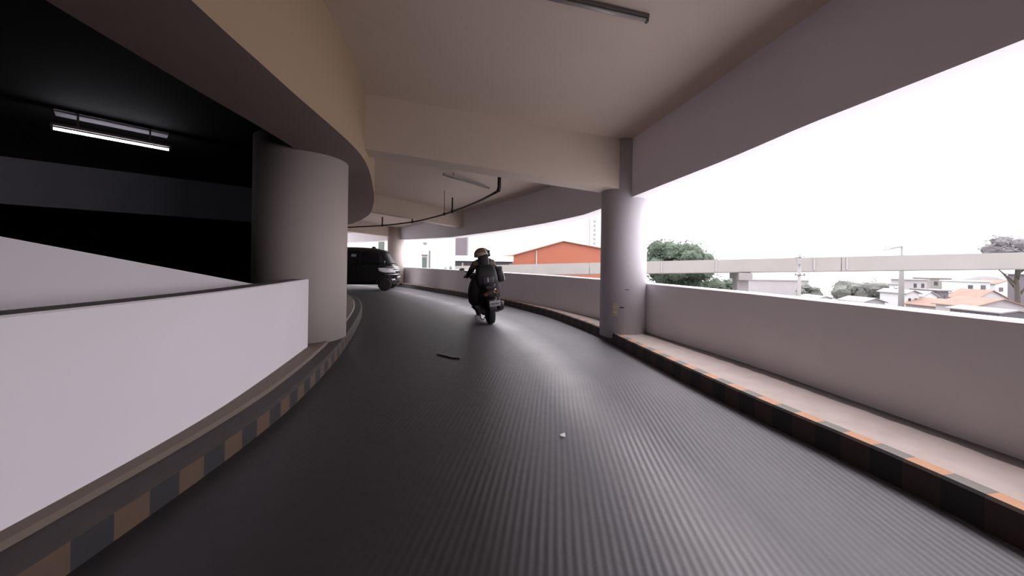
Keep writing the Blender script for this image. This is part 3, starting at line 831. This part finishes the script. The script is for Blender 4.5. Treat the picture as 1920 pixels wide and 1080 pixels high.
for s in (-1, 1):
    for a, b in ((2.55, 3.3), (1.45, 2.45), (.35, 1.35)):
        w_ = patch('side_window', [(z, th_for_x(min(b, zf(z) - .3), z, s), th_for_x(a, z, s)) for z in zs(1.14, 1.66)], M['van_glass'], van)
        if s == -1 and a == 1.45:
            o = patch('window_sticker', [(z, th_for_x(2.30, z, s), th_for_x(2.10, z, s)) for z in zs(1.46, 1.58, 2)], M['tag_paper'], w_, .012)
            o['label'] = 'pale grey sticker on the side window'
    patch('headlight', [(z, th_for_x(x1, z, s), th_for_x(x0, z, s)) for z, x0, x1 in ((.79, 3.52, 3.90), (.82, 3.38, 3.91), (.86, 3.26, 3.89), (.92, 3.23, 3.83), (.98, 3.22, 3.74), (1.0, 3.23, 3.68))], M['lamp_glass'], van, .012)
    patch('fog_light', [(z, th_for_x(3.90, z, s), th_for_x(3.78, z, s)) for z in zs(.44, .52, 2)], M['lamp_glass'], van, .012)
    bm = bmesh.new(); tube(bm, [vp(th_for_x(3.3, 1.2, s), 1.2), vp(th_for_x(3.34, 1.22, s), 1.2, .1)], .02, 8)
    wm = part('wing_mirror_arm', bm, M['black_plastic'], van)
    bm = bmesh.new(); c_ = vp(th_for_x(3.34, 1.2, s), 1.2, .16)
    loft(bm, [ellipse(c_ + Vector((dx, 0, .05)), a, b, 14, 3, 'YZ') for dx, a, b in ((-.05, .08, .085), (.0, .085, .09), (.06, .06, .07), (.08, .03, .03))]); part('wing_mirror', bm, M['black_paint'], wm)
    patch('door_handle', [(z, th_for_x(2.75, z, s), th_for_x(2.6, z, s)) for z in zs(1.0, 1.03, 1)], M['black_plastic'], van, .03)
    patch('tail_light', [(z, th_for_x(.16, z, s), th_for_x(.02, z, s)) for z in zs(.8, 1.1, 2)], M['red_lens'], van, .008)
    for nm, x in (('front_wheel', 3.5), ('rear_wheel', .75)):
        bm = bmesh.new()
        r, w = .285, .2
        lathe(bm, [(.19, -w / 2), (.26, -w / 2), (.277, -w * .42), (.285, -w * .2), (.285, w * .2), (.277, w * .42), (.26, w / 2), (.19, w / 2)], 'Y', 40, (x, s * .71, r))
        wh = part(nm, bm, M['rubber'], van, True)
        bm = bmesh.new()
        lathe(bm, [(.0, .0), (.05, .0), (.06, -.02), (.2, -.02), (.21, 0), (.21, -.05)], 'Y', 30, (x, s * .815, r)) if s > 0 else lathe(bm, [(.0, .0), (.05, .0), (.06, .02), (.2, .02), (.21, 0), (.21, .05)], 'Y', 30, (x, s * .815, r))
        for k in range(7):
            a = 2 * PI * k / 7
            box(bm, (x + math.cos(a) * .13, s * .812, r + math.sin(a) * .13), (.03, .02, .03))
        part('rim', bm, M['black_plastic'], wh, True)
        bm = bmesh.new()
        tube(bm, [(x + math.cos(a) * .345, s * .79, r + math.sin(a) * .345) for a in [PI * k / 14 for k in range(15)]], .03, 8, flat=.8)
        part('wheel_arch', bm, M['black_plastic'], van)
tg = th_for_x(4.03, .8, 1)
patch('grille', [(z, -.66, .66) for z in zs(.74, .98, 3)], M['black_plastic'], van, .01)
for z0, z1, t0 in ((.965, .985, .95), (1.035, 1.055, 1.02), (.70, .725, 1.05), (.87, .89, .6)):
    o = patch('chrome_strip', [(z0, -t0, t0), (z1, -t0, t0)], M['chrome'], van, .022); o['label'] = 'chrome strip across the nose'
patch('lower_grille', [(z, -.7, .7) for z in zs(.36, .46, 2)], M['black_plastic'], van, .008)
patch('licence_plate', [(z, -.22, .22) for z in zs(.52, .62, 1)], M['plate'], van, .02)
bm = bmesh.new()
for s in (-1, 1): tube(bm, [(3.87, s * .1, 1.135), (3.80, s * .5, 1.17)], .01, 6)
part('wiper', bm, M['black_plastic'], van)
bm = bmesh.new(); loft(bm, [ellipse((2.88, -.1, z), a, .02, 12, 2, 'XY') for z, a in ((1.87, .1), (1.92, .08), (1.95, .03))]); part('roof_fin', bm, M['black_plastic'], van)
va = math.radians(9)
wc = Vector((3.5, -.81, 0))
wp = Vector((-5.56, 14.9, 0))
van.rotation_euler = (0, 0, va)
van.location = wp - Matrix.Rotation(va, 3, 'Z') @ wc

# ------------------------------------------------------------------ outside
GZ = -9.0
bm = bmesh.new(); box(bm, (60, 78, GZ - .5), (420, 146, 1))
tag(link('ground', bm, M['ground']), 'pale hazy ground far below the ramp', 'ground', kind='structure')
M['viaduct'] = mat('weathered_concrete', (0.160, 0.151, 0.143), 0.85, var=0.12, scale=0.35)
M['joint'] = mat('stained_concrete_joint', (0.19, 0.18, 0.185), 0.85)
M['pier'] = mat('pale_concrete_pier', (0.142, 0.133, 0.133), 0.85, var=0.1, scale=0.4)
M['orange'] = mat('orange_sheet_cladding', (0.20, 0.058, 0.031), 0.8, var=0.05, scale=0.6)
M['orange_roof'] = mat('faded_orange_roof_sheet', (0.166, 0.091, 0.066), 0.8, var=0.05, scale=0.6)
M['pale'] = mat('pale_render', (0.208, 0.200, 0.204), 0.8, var=0.08, scale=0.5)
M['white_out'] = mat('white_render', (0.341, 0.350, 0.350), 0.7, var=0.02, scale=0.3)
M['grey_out'] = mat('grey_render', (0.062, 0.056, 0.062), 0.8, var=0.1, scale=0.4)
M['tower_grey'] = mat('grey_violet_render', (0.079, 0.069, 0.079), 0.8, var=0.06, scale=0.1)
M['win'] = mat('dark_window_glass', (0.029, 0.027, 0.031), 0.3, var=0.2)
M['win_green'] = mat('green_tinted_glass', (0.046, 0.062, 0.050), 0.3, var=0.2, scale=0.8)
M['red_tile'] = mat('faded_red_tiles', (0.133, 0.079, 0.060), 0.85, var=0.25, scale=0.7)
M['tin'] = mat('pale_tin_roof', (0.166, 0.158, 0.162), 0.6, var=0.15, scale=0.6)
M['pole'] = mat('pale_concrete_pole', (0.150, 0.143, 0.142), 0.8, var=0.08)
M['bark'] = mat('grey_bark', (0.042, 0.034, 0.029), 0.9, var=0.3)
M['leaf'] = mat('green_leaves', (0.031, 0.048, 0.029), 0.8, var=0.45, scale=0.35)
M['leaf_grey'] = mat('hazy_grey_leaves', (0.083, 0.077, 0.083), 0.8, var=0.3, scale=0.5)
M['leaf_mid'] = mat('hazy_grey_green_leaves', (0.066, 0.070, 0.062), 0.8, var=0.35, scale=0.5)
# elevated viaduct
P0, P1 = Vector((96, 18.5, 4.95)), Vector((-16, 64.5, .35))
vd = empty('viaduct', ((P0.x + P1.x) / 2, (P0.y + P1.y) / 2, GZ))
tag(vd, 'long pale concrete viaduct girder crossing behind the parapet', 'viaduct')
VO = Vector(vd.location)
d = (P1 - P0).normalized(); nrm = Vector((-d.y, d.x, 0)).normalized() * -1
def gird(a, b, prof, name, m, parent):
    bm = bmesh.new()
    rings = []
    for p in (a, b):
        rings.append([p - VO + nrm * n + Vector((0, 0, z)) for n, z in prof])
    loft(bm, rings, smooth=False)
    return part(name, bm, m, parent)
nseg = 4
for i in range(nseg):
    a, b = P0.lerp(P1, i / nseg), P0.lerp(P1, (i + 1) / nseg - .0006)
    gird(a, b, [(0, 0), (0, -1.72), (.35, -1.84), (5.2, -1.84), (5.6, -1.7), (5.6, 0), (5.4, 0), (5.4, -.8), (.2, -.8), (.2, 0)], 'girder', M['viaduct'], vd)
def on_v(X):
    t = (P0.x - X) / (P0.x - P1.x)
    return P0.lerp(P1, t)
for X in (30.9, 74.0, -8.0):
    p = on_v(X)
    q = p + nrm * .2
    bm = bmesh.new(); box(bm, Vector((q.x, q.y, p.z - 2.3)) + nrm * 2.4 - VO, (1.5, 6.2, .95), math.atan2(d.y, d.x)); pc = part('pier_cap', bm, M['pier'], vd)
    bm = bmesh.new(); box(bm, Vector((q.x, q.y, (GZ + p.z - 2.7) / 2)) + nrm * 2.4 - VO, (1.3, 3.0, p.z - 2.7 - GZ), math.atan2(d.y, d.x)); part('pier_shaft', bm, M['pier'], pc)
for X in (27.8, 37.6, 40.5, 21.5):
    p = on_v(X)
    bm = bmesh.new(); box(bm, p + Vector((0, 0, -.85)) - VO - nrm * .03, (.16, .1, 1.5), math.atan2(d.y, d.x)); part('joint_strip', bm, M['joint'], vd)
# utility pole, street lamp
t = empty('utility_pole', (32.0, 38.0, GZ)); tag(t, 'pale utility pole with a cross arm standing before the viaduct', 'utility pole')
bm = bmesh.new(); tube(bm, [(0, 0, 0), (0, 0, 11.75)], [.24, .14], 10); part('pole', bm, M['pole'], t)
bm = bmesh.new(); box(bm, (0, -.1, 9.4), (1.1, .12, .1)); ar = part('cross_arm', bm, M['bark'], t)
for x in (-.48, 0.0, .48):
    bm = bmesh.new(); lathe(bm, [(.03, 0), (.07, .03), (.07, .12), (.03, .2)], seg=8, c=(x, -.1, 9.45)); part('insulator', bm, M['grey_out'], ar)
bm = bmesh.new(); box(bm, (-.25, -.2, 10.9), (.45, .3, .6)); part('transformer', bm, M['pole'], t, bevel=.04)
bm = bmesh.new(); tube(bm, [(-.7, -.2, 11.3), (.5, -.2, 11.5)], .05, 6); part('top_arm', bm, M['grey_out'], t)
t = empty('street_lamp', (68.5, 60, GZ)); tag(t, 'tall pale street lamp with an arm reaching left above the viaduct', 'street lamp')
bm = bmesh.new(); tube(bm, [(0, 0, 0), (0, 0, 9.5), (0, 0, 14.3)], [.42, .34, .12], 10); part('pole', bm, M['pole'], t)
bm = bmesh.new(); tube(bm, [(0, 0, 14.2), (-.8, 0, 14.1), (-2.2, 0, 13.75)], .15, 6); am = part('lamp_arm', bm, M['pole'], t)
bm = bmesh.new(); loft(bm, [ellipse((x, 0, z), .2, .09, 10, 2.5, 'YZ') for x, z in ((-1.9, 13.83), (-2.4, 13.7), (-3.2, 13.5))]); part('lamp_head', bm, M['pole'], am)
# trees
def tree(loc, top, r, m, label, sx=1.0, n=1500, blobs=9, seed=1, low=.25, leaf=.5):
    rn = random.Random(seed)
    x, y = loc
    H = top - GZ
    t = empty('tree', (x, y, GZ)); tag(t, label, 'tree', 'trees beyond the parapet')
    bm = bmesh.new()
    tube(bm, [(0, 0, 0), (.1, 0, H * .25), (-.1, .1, H * .55), (0, 0, H * .8)], [r * .09, r * .07, r * .05, r * .02], 8)
    for k in range(5):
        a = k * 1.3
        tube(bm, [(0, 0, H * (.35 + .06 * k)), (math.cos(a) * r * .5, math.sin(a) * r * .5, H * (.55 + .06 * k))], [r * .035, r * .012], 6)
    part('trunk', bm, M['bark'], t)
    bm = bmesh.new()
    bl = []
    for k in range(blobs):
        a = rn.uniform(0, 2 * PI); q = rn.uniform(.15, .62) * r
        zc = H * low + rn.uniform(.15, .8) * H * (1 - low)
        bl.append((Vector((math.cos(a) * q * sx, math.sin(a) * q, zc)), r * rn.uniform(.38, .55) * (1.15 - .5 * (zc / H))))
    bl.append((Vector((0, 0, H - r * .42)), r * .42))
    for c_, br in bl:
        mt = Matrix.Translation(c_) @ Matrix.Diagonal((br * .72 * sx, br * .72, br * .62, 1))
        rr = bmesh.ops.create_icosphere(bm, subdivisions=2, radius=1, matrix=mt)
        for v in rr['verts']: v.co += (v.co - c_) * rn.uniform(-.18, .22)
    for k in range(n):
        c_, br = rn.choice(bl)
        dv = Vector((rn.gauss(0, 1), rn.gauss(0, 1), rn.gauss(0, 1))).normalized()
        p = c_ + Vector((dv.x * sx, dv.y, dv.z * .85)) * br * rn.uniform(.68, 1.06)
        s = leaf * rn.uniform(.6, 1.2)
        u = Vector((rn.gauss(0, 1), rn.gauss(0, 1), rn.gauss(0, .6))).normalized(); w = u.orthogonal().normalized()
        bm.faces.new([bm.verts.new(p + u * a_ * s + w * b_ * s) for a_, b_ in ((-.5, 0), (0, -.25), (.5, 0), (0, .25))])
    part('crown', bm, m, t)
tree((27.9, 60), 6.7, 7.2, M['leaf'], 'broad green tree rising above the viaduct just right of the slim column', n=4500, blobs=14, seed=4, leaf=.55, low=.2)
tree((38.2, 67), 4.4, 4.4, M['leaf'], 'smaller green tree on the right flank of the broad green tree', n=1800, seed=21, low=.2)
tree((33.0, 55), .2, 5.4, M['leaf'], 'lower green tree below the viaduct beside the broad green tree', n=3200, blobs=14, seed=9, low=.02)
tree((86, 58), 7.5, 5.2, M['leaf_grey'], 'hazy grey tree top showing above the right end of the viaduct', n=1500, seed=11, low=.66)
tree((83.0, 82), -1.2, 6.2, M['leaf_mid'], 'ragged grey green tree below the viaduct left of the street lamp', n=1600, seed=13, low=.1, sx=1.15)
tree((77.5, 90), -2.6, 3.6, M['leaf_mid'], 'small round tree behind the utility pole', n=900, seed=15, low=.1)
# orange warehouse
t = empty('warehouse', (12, 80, GZ)); tag(t, 'orange gabled warehouse behind the viaduct', 'warehouse')
O = Vector((12, 80, GZ))
front = [Vector((.2, 80, GZ)), Vector((.2, 80, 3.05)), Vector((12.1, 81.5, 6.6)), Vector((26, 84, 4.4)), Vector((26, 84, GZ))]
bk = Vector((-6, 34, 0))
bm = bmesh.new(); loft(bm, [[p - O for p in front], [p - O + bk for p in front]], smooth=False); part('hall', bm, M['orange'], t)
for a, b in ((1, 2), (2, 3)):
    bm = bmesh.new()
    q = [front[a] - O, front[b] - O]
    up = Vector((0, 0, .18)); fw = Vector((.1, -.5, 0))
    ring = [q[0] + fw, q[1] + fw, q[1] + fw + up, q[0] + fw + up]
    loft(bm, [ring, [p + bk - fw for p in ring]], smooth=False); part('roof_sheet', bm, M['orange_roof'], t)
bm = bmesh.new(); tube(bm, [Vector((5.75, 80.6, GZ)) - O, Vector((5.75, 80.6, 4.3)) - O], .14, 8); part('downpipe', bm, M['pale'], t)
# low grey shed
def building(name, label, cat, c, size, m, rz=0.0):
    t = empty(name, (c[0], c[1], GZ), rz); tag(t, label, cat)
    bm = bmesh.new(); box(bm, (0, 0, size[2] / 2), size); part('walls', bm, m, t)
    return t
t = building('shed', 'long low grey shed with a white fascia left of the orange warehouse', 'building', (-6.2, 74, 0), (12.6, 8, 10.6), M['grey_out'])
bm = bmesh.new(); box(bm, (0, -.3, 11.1), (13.0, 9, 1.1)); part('fascia', bm, M['white_out'], t)
for x in (-3.9, 1.2, 5.9):
    bm = bmesh.new(); box(bm, (x, -4.15, 5), (.35 if x < 0 else .25, .3, 10.4)); part('post', bm, M['pale'], t)
for x, w in ((-5.2, 1.8), (-2.2, 2.2), (.0, 1.6), (3.6, 3.4)):
    bm = bmesh.new(); box(bm, (x, -4.05, 9.6), (w, .12, .9)); part('window', bm, M['win'], t)
# grey tower slab
t = building('tower_block', 'plain grey violet tower block rising behind the white building', 'building', (-23.2, 152, 0), (6.4, 8, 40), M['tower_grey'])
bm = bmesh.new(); box(bm, (3.25, -3.9, 20), (.3, .4, 40)); part('corner_pier', bm, M['grey_out'], t)
bm = bmesh.new(); box(bm, (0, 0, 40.3), (6.8, 8.4, .6)); part('roof_slab', bm, M['tower_grey'], t)
# pale apartment tower
t = building('apartment_tower', 'faint pale apartment tower above the orange roof beside the slim column', 'building', (55.0, 200, 0), (23, 14, 46), M['pale'])
t.children[0].data.materials[0] = mat('faint_pale_render', (0.27, 0.255, 0.265), 0.8)
for k in range(14):
    bm = bmesh.new(); box(bm, (-8.6, -7.05, 12 + k * 2.5), (1.1, .2, 1.2)); part('window', bm, M['pole'], t)
bm = bmesh.new(); box(bm, (-11.45, -6.8, 23), (.35, .5, 46)); part('corner_pier', bm, M['pole'], t)
# white building with green glazing
t = building('white_building', 'overexposed white building with a tall green glazed slot beyond the far parapet', 'building', (-16.5, 32.8, 0), (21.8, 1.6, 22), M['white_out'])
bx = lambda px, Y=32: (px - 960) / 640 * Y + 16.5
bm = bmesh.new(); box(bm, (bx(796), -.85, 9.6), (.4, .14, 2.2)); w_ = part('window', bm, M['win_green'], t)
bm = bmesh.new(); box(bm, (bx(796), -.88, 10.9), (.5, .2, .1)); part('window_hood', bm, M['grey_out'], w_)
bm = bmesh.new(); box(bm, (bx(805.5), -.85, 9.9), (.09, .14, 2.9)); part('downpipe', bm, M['tower_grey'], t)
bm = bmesh.new(); box(bm, (bx(715), -.85, 11), (.5, .14, 2.6)); part('window', bm, M['win_green'], t)
bm = bmesh.new(); lathe(bm, [(.02, 0), (.16, .05), (.16, .2), (.02, .25)], seg=10, c=(bx(797), -1.0, 11.9)); part('wall_lamp', bm, M['pole'], t)
for k, x in enumerate((826, 835, 845)):
    rn = random.Random(k)
    p_ = empty('potted_plant', ((x - 960) / 640 * 30, 30.0, GZ))
    tag(p_, ('faint plant on the ledge of the white building, farthest from the scooter', 'faint plant on the ledge of the white building, middle of three', 'faint plant on the ledge of the white building, nearest the scooter')[k], 'plant', 'plants before the white building')
    bm = bmesh.new(); lathe(bm, [(.12, 9.0), (.16, 9.3), (.15, 9.3), (.02, 9.25)], seg=10); lathe(bm, [(.1, 0), (.1, 9.0)], seg=8); part('pot', bm, M['pale'], p_)
    bm = bmesh.new()
    for j in range(60):
        a = rn.uniform(0, 2 * PI); h = rn.uniform(.2, .55 + .15 * k)
        b0 = Vector((0, 0, 9.25)); b1 = b0 + Vector((math.cos(a) * .13, math.sin(a) * .13, h)); sd = Vector((-math.sin(a), math.cos(a), 0)) * .025
        bm.faces.new([bm.verts.new(v) for v in (b0, b0.lerp(b1, .6) + sd, b1, b0.lerp(b1, .6) - sd)])
    part('foliage', bm, M['leaf_mid'], p_)
# low pale warehouse and houses on the right
t = building('long_building', 'long pale hazy building right of the viaduct pier', 'building', (78, 104, 0), (18, 8, 6.3), M['pale'])
bm = bmesh.new(); box(bm, (0, 0, 6.45), (18.6, 8.6, .3)); part('roof_slab', bm, M['pale'], t)
def house(px, ytop, wpx, dist, roof, wall, label, rz=0.0, gable=.3, dep=4.5):
    yv = 493 + .0148 * (px - 960)
    X = (px - 960) / 640 * dist
    zt = 1.3 - (ytop - yv) * dist / 640
    w = wpx / 640 * dist
    H = zt - GZ
    rh = w * gable
    t = empty('house', (X, dist + dep / 2, GZ), rz)
    tag(t, label, 'house', 'houses beyond the parapet')
    bm = bmesh.new(); box(bm, (0, 0, (H - rh) / 2), (w, dep, H - rh)); part('walls', bm, wall, t)
    bm = bmesh.new()
    e = .35
    if gable > .02:
        ring = [(-w / 2 - e, H - rh - .15), (0, H), (w / 2 + e, H - rh - .15), (w / 2 + e, H - rh - .02), (0, H + .14), (-w / 2 - e, H - rh - .02)]
        g = bmesh.new(); loft(g, [[(-w / 2, -dep / 2, H - rh), (w / 2, -dep / 2, H - rh), (0, -dep / 2, H)], [(-w / 2, dep / 2, H - rh), (w / 2, dep / 2, H - rh), (0, dep / 2, H)]], smooth=False)
        part('gable', g, wall, t)
    else:
        ring = [(-w / 2 - e, H - .05), (w / 2 + e, H - .05), (w / 2 + e, H + .2), (-w / 2 - e, H + .2)]
    loft(bm, [[(x, -dep / 2 - e, z) for x, z in ring], [(x, dep / 2 + e, z) for x, z in ring]], smooth=False)
    part('roof', bm, roof, t)
    for k in (-1, 1):
        bm = bmesh.new(); box(bm, (k * w * .24, -dep / 2 - .02, (H - rh) - 1.5), (w * .17, .1, 1.1)); part('window', bm, M['win'], t)
    bm = bmesh.new(); box(bm, (0, -dep / 2 - .02, 1.05), (.9, .1, 2.1)); part('door', bm, M['bark'], t)
HS = [
 (1672, 533, 34, 86, 'tin', 'white_out', 'white house with flat pale roof just left of the street lamp pole', 0, 0),
 (1722, 525, 34, 92, 'tin', 'pale', 'pale house with dark flat roof right of the street lamp pole', .1, 0),
 (1712, 545, 24, 63, 'tin', 'white_out', 'small white house standing right against the street lamp pole', 0, .2),
 (1741, 547, 34, 69, 'tin', 'white_out', 'white gabled house one along from the street lamp pole', .15, .25),
 (1768, 546, 22, 75, 'grey_out', 'grey_out', 'narrow dark grey house among the white houses', 0, 0),
 (1792, 545, 36, 81.5, 'tin', 'tower_grey', 'grey violet house beside the narrow dark house', .1, .1),
 (1765, 522, 40, 100, 'tin', 'viaduct', 'far grey house with flat roof under the hazy ridge', 0, 0),
 (1832, 528, 50, 90, 'white_out', 'white_out', 'wide white house with faded walls under the hazy ridge', 0, 0),
 (1858, 545, 70, 74, 'red_tile', 'pale', 'house with long orange tiled roof below the wide white house', .1, .22),
 (1888, 526, 44, 92, 'red_tile', 'white_out', 'white house with small red roof near the right edge of view', 0, .15),
 (1800, 564, 90, 58, 'red_tile', 'pale', 'low house with broad faded orange roof just over the parapet', .05, .12),
 (1880, 562, 100, 49, 'red_tile', 'pale', 'low house with long rusty orange roof just over the parapet by the right edge', -.05, .14),
 (1905, 583, 60, 40, 'tin', 'grey_out', 'grey house with pale tin roof close to the parapet at the right edge', 0, .05),
 (1962, 516, 40, 80, 'tower_grey', 'tower_grey', 'tall grey house cut by the right edge of view', 0, 0),
 (1640, 560, 40, 64, 'tin', 'pale', 'low pale house below the ragged tree', 0, .15),
 (1548, 556, 26, 72, 'tin', 'white_out', 'tiny white hut between the utility pole and the ragged tree', 0, .1),
]
for px, yt, wpx, ds, rf, wl, lb, rz, gb in HS:
    house(px, yt, wpx, ds, M[rf], M[wl], lb, rz, gb)
# hazy wooded ridge
bm = bmesh.new()
rn = random.Random(2)
rings = []
for k in range(25):
    x = 178 + k * 1.1
    h = (1 - abs(k - 12) / 12.5) ** .5 * 7.8 + rn.uniform(-.25, .25) + .3
    rings.append([(x, 138 + 9 * math.cos(a), GZ + h * math.sin(a)) for a in [PI * j / 8 for j in range(9)]])
loft(bm, rings)
tag(link('hill', bm, M['leaf_grey']), 'low hazy wooded ridge behind the houses', 'hill', kind='structure')
